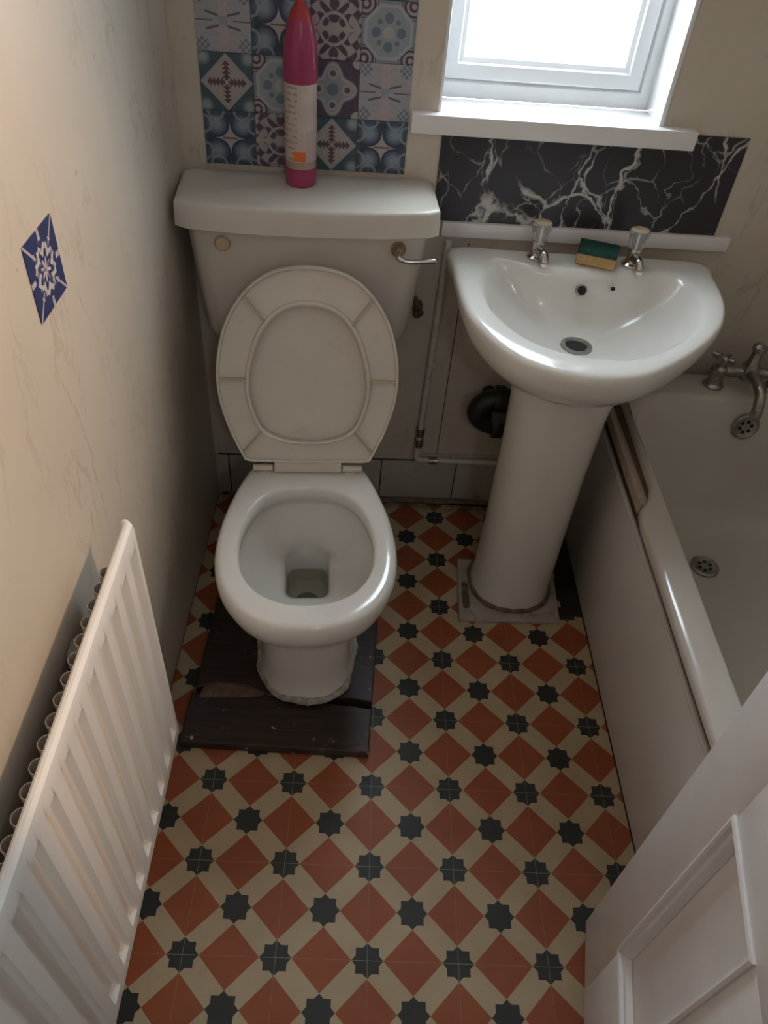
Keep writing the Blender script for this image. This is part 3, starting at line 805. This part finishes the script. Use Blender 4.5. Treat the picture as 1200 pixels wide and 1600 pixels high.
def basin_tap(x, y, label, rz):
    t = empty('basin_tap', (x, y, .8005), rz); tag(t, label, 'tap', 'taps on the basin')
    b = MB().lathe([(.021, 0), (.021, .003), (.015, .007), (.0125, .014), (.0125, .030), (.0145, .033), (.0145, .038)], 24)
    b.build('body', M['chrome'], t)
    MB().tube(catmull([(0, -.004, .017), (0, -.022, .020), (0, -.040, .017), (0, -.047, .008)], False, 5), [.0105]*10+[.0088]*6, 14).build('spout', M['chrome'], t)
    MB().lathe([(.007, 0), (.0075, -.006)], 14, (0, -.0475, .008)).build('nozzle', M['pvc'], t)
    n = 32; rings = []
    for r, z in ((.0145, .037), (.0165, .042), (.0185, .056), (.0215, .068), (.0215, .074), (.0195, .077)):
        rings.append([(r*(1+.05*math.cos(8*2*math.pi*k/n))*math.cos(2*math.pi*k/n), r*(1+.05*math.cos(8*2*math.pi*k/n))*math.sin(2*math.pi*k/n), z) for k in range(n)])
    h = MB().loft(rings, True, True, True).build('handle', M['acrylic'], t, smooth=30)
    MB().lathe([(.0185, .0765), (.0185, .0785), (.0165, .0795)], 28).build('indicator_disc', M['beige'], h)
    MB().lathe([(.0065, .037), (.0065, .072)], 12).build('spindle', M['chrome'], h)
    return t
basin_tap(.130, 1.166, 'basin tap with clear knob left of the sponge', R(14))
basin_tap(.340, 1.163, 'basin tap with clear knob right of the sponge', R(8))

sp = empty('sponge', (.262, 1.163, .802), R(-17)); tag(sp, 'green and yellow kitchen sponge lying between the basin taps', 'sponge')
MB().box(-.042, .042, -.032, .030, 0, .024).build('foam', M['sponge'], sp, bevel=.003)
MB().box(-.0425, .0425, -.0325, .0305, .024, .033).build('scourer_pad', M['scourer'], sp, bevel=.002)

# ------------------------------------------------------------------ pipework under the basin
pi = empty('supply_pipe', wb(-.068, -.016, .0), WA); tag(pi, 'painted water pipe running down the wall beside the cistern', 'pipe')
MB().tube([(.008, 0, .80), (.004, 0, .55), (0, 0, .28), (-.003, 0, .185)]+catmull([(-.003, 0, .185), (0, 0, .168), (.018, 0, .162)], False, 4)+[(.10, 0, .162), (.26, 0, .160)], .0078, 12).build('pipe', M['pipe'], pi)
for z in (.262, .225): MB().lathe([(.0115, -.012), (.0125, -.008), (.0125, .008), (.0115, .012)], 12, (0, 0, z)).build('coupling', M['old_chrome'], pi)
MB().lathe([(.011, -.012), (.011, .012)], 12, (.045, 0, .162), (1, 0, 0)).build('coupling', M['old_chrome'], pi)
MB().box(.002, .018, -.005, .016, .47, .482).build('pipe_clip', M['pipe'], pi, bevel=.002)
iv = empty('isolating_valve', wb(-.112, -.018, .63), WA); tag(iv, 'small brown valve on the wall right of the cistern', 'valve')
MB().lathe([(.008, -.02), (.011, -.012), (.011, .012), (.008, .02)], 14).build('body', M['rust'], iv)
MB().lathe([(.0085, 0), (.0085, .014)], 12, (0, -.008, 0), (.4, -1, 0)).build('stem', M['old_chrome'], iv)
MB().box(-.012, -.002, -.010, .0175, .014, .026).build('wall_plug', M['rust'], iv, bevel=.002)

wt = empty('waste_trap', (.10, 1.150, .325)); tag(wt, 'black plastic waste trap between the wall and the pedestal', 'waste trap')
MB().tube(catmull([(.10, 0, .105), (.02, 0, .105), (-.020, 0, .093), (-.036, 0, .066), (-.020, 0, .040), (.02, 0, .028), (.10, 0, .028)], False, 6), .028, 18).build('bend', M['black_plastic'], wt)
MB().lathe([(.033, -.012), (.035, -.008), (.035, .012), (.033, .016)], 20, (.012, 0, .106), (1, 0, 0)).build('nut', M['black_plastic'], wt)
MB().lathe([(.034, -.012), (.036, -.008), (.036, .012), (.034, .016)], 20, (.018, 0, .028), (1, 0, 0)).build('nut', M['black_plastic'], wt)
MB().box(-.002, .036, -.030, .01, .048, .086).build('cleaning_plug', M['grey_plastic'], wt, bevel=.008)
MB().tube([(.0, .0, .068), (.0, .093, .068)], .018, 14).build('wall_pipe', M['black_plastic'], wt)

# ------------------------------------------------------------------ bath
bt = empty('bathtub', (.69, .40, 0)); tag(bt, 'cream bathtub along the right side of the room', 'bath')
def loc(P, z): return [(x-.69, y-.40, z) for x, y in P]
NBt = 128
cbt = (.69, .40)
def dens(P): return by_perim(P)
def rr_ring(x0, x1, y0, y1, r, n=16):
    return rrect(x0, x1, y0, y1, r, n)
def cutx(p):
    x, y = p
    lim = .341 if y < .69 else (.341+(y-.69)/.07*.048 if y < .76 else .389+(y-.76)*.02)
    return (max(x, lim), y)
Y0, Y1 = -.50, 1.243
outr = [cutx(p) for p in rr_ring(.341, 1.055, Y0, Y1-.018, .02)]
# extra points along the long side so that the cut is followed
def refine(P, n):
    out = []
    for i in range(len(P)):
        p, q = P[i], P[(i+1) % len(P)]
        d = math.dist(p, q); k = max(1, int(d/.03))
        for j in range(k): out.append((p[0]+(q[0]-p[0])*j/k, p[1]+(q[1]-p[1])*j/k))
    return out
def slots(x0, x1, y0, y1, r, nx=14, ny=40, nc=9):
    """rounded rectangle with fixed numbers of points per side and corner"""
    P = []
    sides = [((x0+r, y0), (x1-r, y0), nx), ((x1, y0+r), (x1, y1-r), ny), ((x1-r, y1), (x0+r, y1), nx), ((x0, y1-r), (x0, y0+r), ny)]
    cor = [(x1-r, y0+r, -90), (x1-r, y1-r, 0), (x0+r, y1-r, 90), (x0+r, y0+r, 180)]
    for (a, b, n), (cx, cy, an) in zip(sides, cor):
        for k in range(n): P.append((a[0]+(b[0]-a[0])*k/n, a[1]+(b[1]-a[1])*k/n))
        for k in range(nc): P.append((cx+r*math.cos(R(an+90*k/nc)), cy+r*math.sin(R(an+90*k/nc))))
    return P
def orr(dx, z):
    return loc([cutx2(p, dx) for p in slots(.341, 1.055, Y0, 1.222, .02)], z)
def cutx2(p, dx):
    x, y = cutx(p); return (x+dx if x < .69 else x-dx, y+dx if y < .40 else y-dx)
def irr(x0, x1, y0, y1, r, z): return loc(slots(x0, x1, y0, y1, r), z)
MB().loft([orr(.012, .478), orr(0, .478), orr(0, .488), orr(.003, .496), orr(.008, .500),
           irr(.400, .985, -.42, 1.130, .13, .500), irr(.405, .980, -.415, 1.124, .13, .497), irr(.410, .975, -.408, 1.116, .13, .488),
           irr(.416, .969, -.39, 1.104, .13, .44), irr(.428, .957, -.34, 1.086, .13, .32), irr(.450, .935, -.28, 1.062, .13, .20),
           irr(.475, .910, -.24, 1.030, .13, .150), irr(.52, .865, -.18, .98, .13, .135), irr(.58, .805, -.05, .93, .10, .130)], True, False, True).build('tub', M['bath'], bt, smooth=55)
def rose(name, c, ax, r, parent):
    ro = MB().lathe([(r, 0), (r*1.0, .004), (r*.86, .007), (r*.70, .0035), (r*.2, .0035)], 32, c, ax, cap1=True).build(name, M['steel'], parent)
    a = Vector(ax).normalized(); qd = Vector((0, 0, 1)).rotation_difference(a)
    for k in range(6):
        p = Vector(c)+qd@Vector((r*.42*math.cos(k*math.pi/3+.3), r*.42*math.sin(k*math.pi/3+.3), .0036))
        MB().lathe([(r*.13, 0), (r*.13, .0012)], 12, p, ax).build('hole', M['hole'], ro, smooth=0)
    return ro
rose('drain', (.672-.69, .895-.40, .1315), (0, 0, 1), .036, bt)
rose('overflow', (.726-.69, 1.099-.40, .432), (0, -1, .16), .034, bt)

bp = empty('side_panel', (.40-.69, 0, 0)); bp.parent = bt
MB().box(-.026, -.016, Y0-.40, .810, .001, .395).build('board', M['panelm'], bp, bevel=.003)
MB().tube([(-.022, Y0-.40+.003, .396), (-.022, .808, .396)], .0065, 12).build('top_bead', M['panelm'], bp)
MB().box(-.016, -.004, Y0-.40, .810, .20, .478).build('backing', M['rust'], bp, smooth=0)
MB().box(-.034, .006, .345, .810, .440, .470).build('ledge', M['ledge'], bp, bevel=.004)

bm_ = empty('bath_mixer_tap', (.715, 1.172, .5005)); tag(bm_, 'old chrome mixer tap at the far end of the bath', 'tap')
for s in (-1, 1):
    MB().lathe([(.026, 0), (.026, .004), (.019, .010), (.016, .030), (.019, .036), (.019, .052), (.013, .058)], 22, (s*.075, 0, 0)).build('pillar', M['old_chrome'], bm_)
    h = MB().lathe([(.010, .058), (.010, .066), (.014, .068), (.016, .078), (.010, .086)], 18, (s*.075, 0, 0))
    for k in range(4):
        a = R(45+90*k); h.tube([(s*.075, 0, .076), (s*.075+.026*math.cos(a), .026*math.sin(a), .077)], [.006, .0075], 10)
    h.build('cross_handle', M['old_chrome'], bm_)
MB().tube([(-.075, 0, .044), (.075, 0, .044)], .012, 16).build('bridge', M['old_chrome'], bm_)
MB().lathe([(.020, .025), (.022, .03), (.022, .060), (.015, .070), (.012, .10), (.017, .104), (.017, .115), (.008, .122)], 20).build('body', M['old_chrome'], bm_)
MB().tube(catmull([(0, -.01, .044), (0, -.045, .050), (0, -.085, .040), (0, -.105, .010), (0, -.108, -.012)], False, 6), .0135, 16).build('spout', M['old_chrome'], bm_)

# ------------------------------------------------------------------ door
dv = (-.196, -.98); dl = math.hypot(*dv); dang = math.atan2(dv[1], dv[0])
do = empty('door_1', (.244, .076, .010), dang); tag(do, 'white painted panelled door standing open into the room', kind='structure')
# local x runs from the free edge to the hinges; local -y is the face seen in the photograph
DW, DH, DT = .63, 1.97, .036
u = [0, .118, .267, .363, .512, DW]; zz = [0, .225, .690, .880, 1.83, DH]
def bar(x0, x1, z0, z1, name): return MB().box(x0, x1, 0, DT, z0, z1).build(name, M['paint'], do, bevel=.002)
bar(0, u[1], 0, DH, 'stile'); bar(u[4], DW, 0, DH, 'stile')
for z0, z1 in ((0, zz[1]), (zz[2], zz[3]), (zz[4], DH)): bar(u[1]-.0015, u[4]+.0015, z0, z1, 'rail')
for z0, z1 in ((zz[1], zz[2]), (zz[3], zz[4])):
    bar(u[2], u[3], z0-.001, z1+.001, 'muntin')
    for x0, x1 in ((u[1], u[2]), (u[3], u[4])):
        MB().box(x0-.004, x1+.004, .013, .023, z0-.004, z1+.004).build('panel', M['paint'], do, smooth=0)
        for f in (0, 1):
            pf_ = [(0, .0125), (0, -.0035), (.004, -.005), (.008, -.0035), (.010, .002), (.016, .003), (.020, .008), (.022, .0125)]
            rg = []
            for d, y in pf_:
                y2 = y if f == 0 else DT-y
                rg.append([(x0-.004+d, y2, z0-.004+d), (x1+.004-d, y2, z0-.004+d), (x1+.004-d, y2, z1+.004-d), (x0-.004+d, y2, z1+.004-d)])
            MB().loft(rg).build('moulding', M['paint'], do, smooth=25)
MB().box(-.0015, .001, .012, .026, .80, .90).build('latch_plate', M['old_chrome'], do, bevel=.0005)
for z in (.22, 1.72): MB().tube([(DW+.004, .004, z), (DW+.004, .004, z+.08)], .005, 10).build('hinge', M['old_chrome'], do)
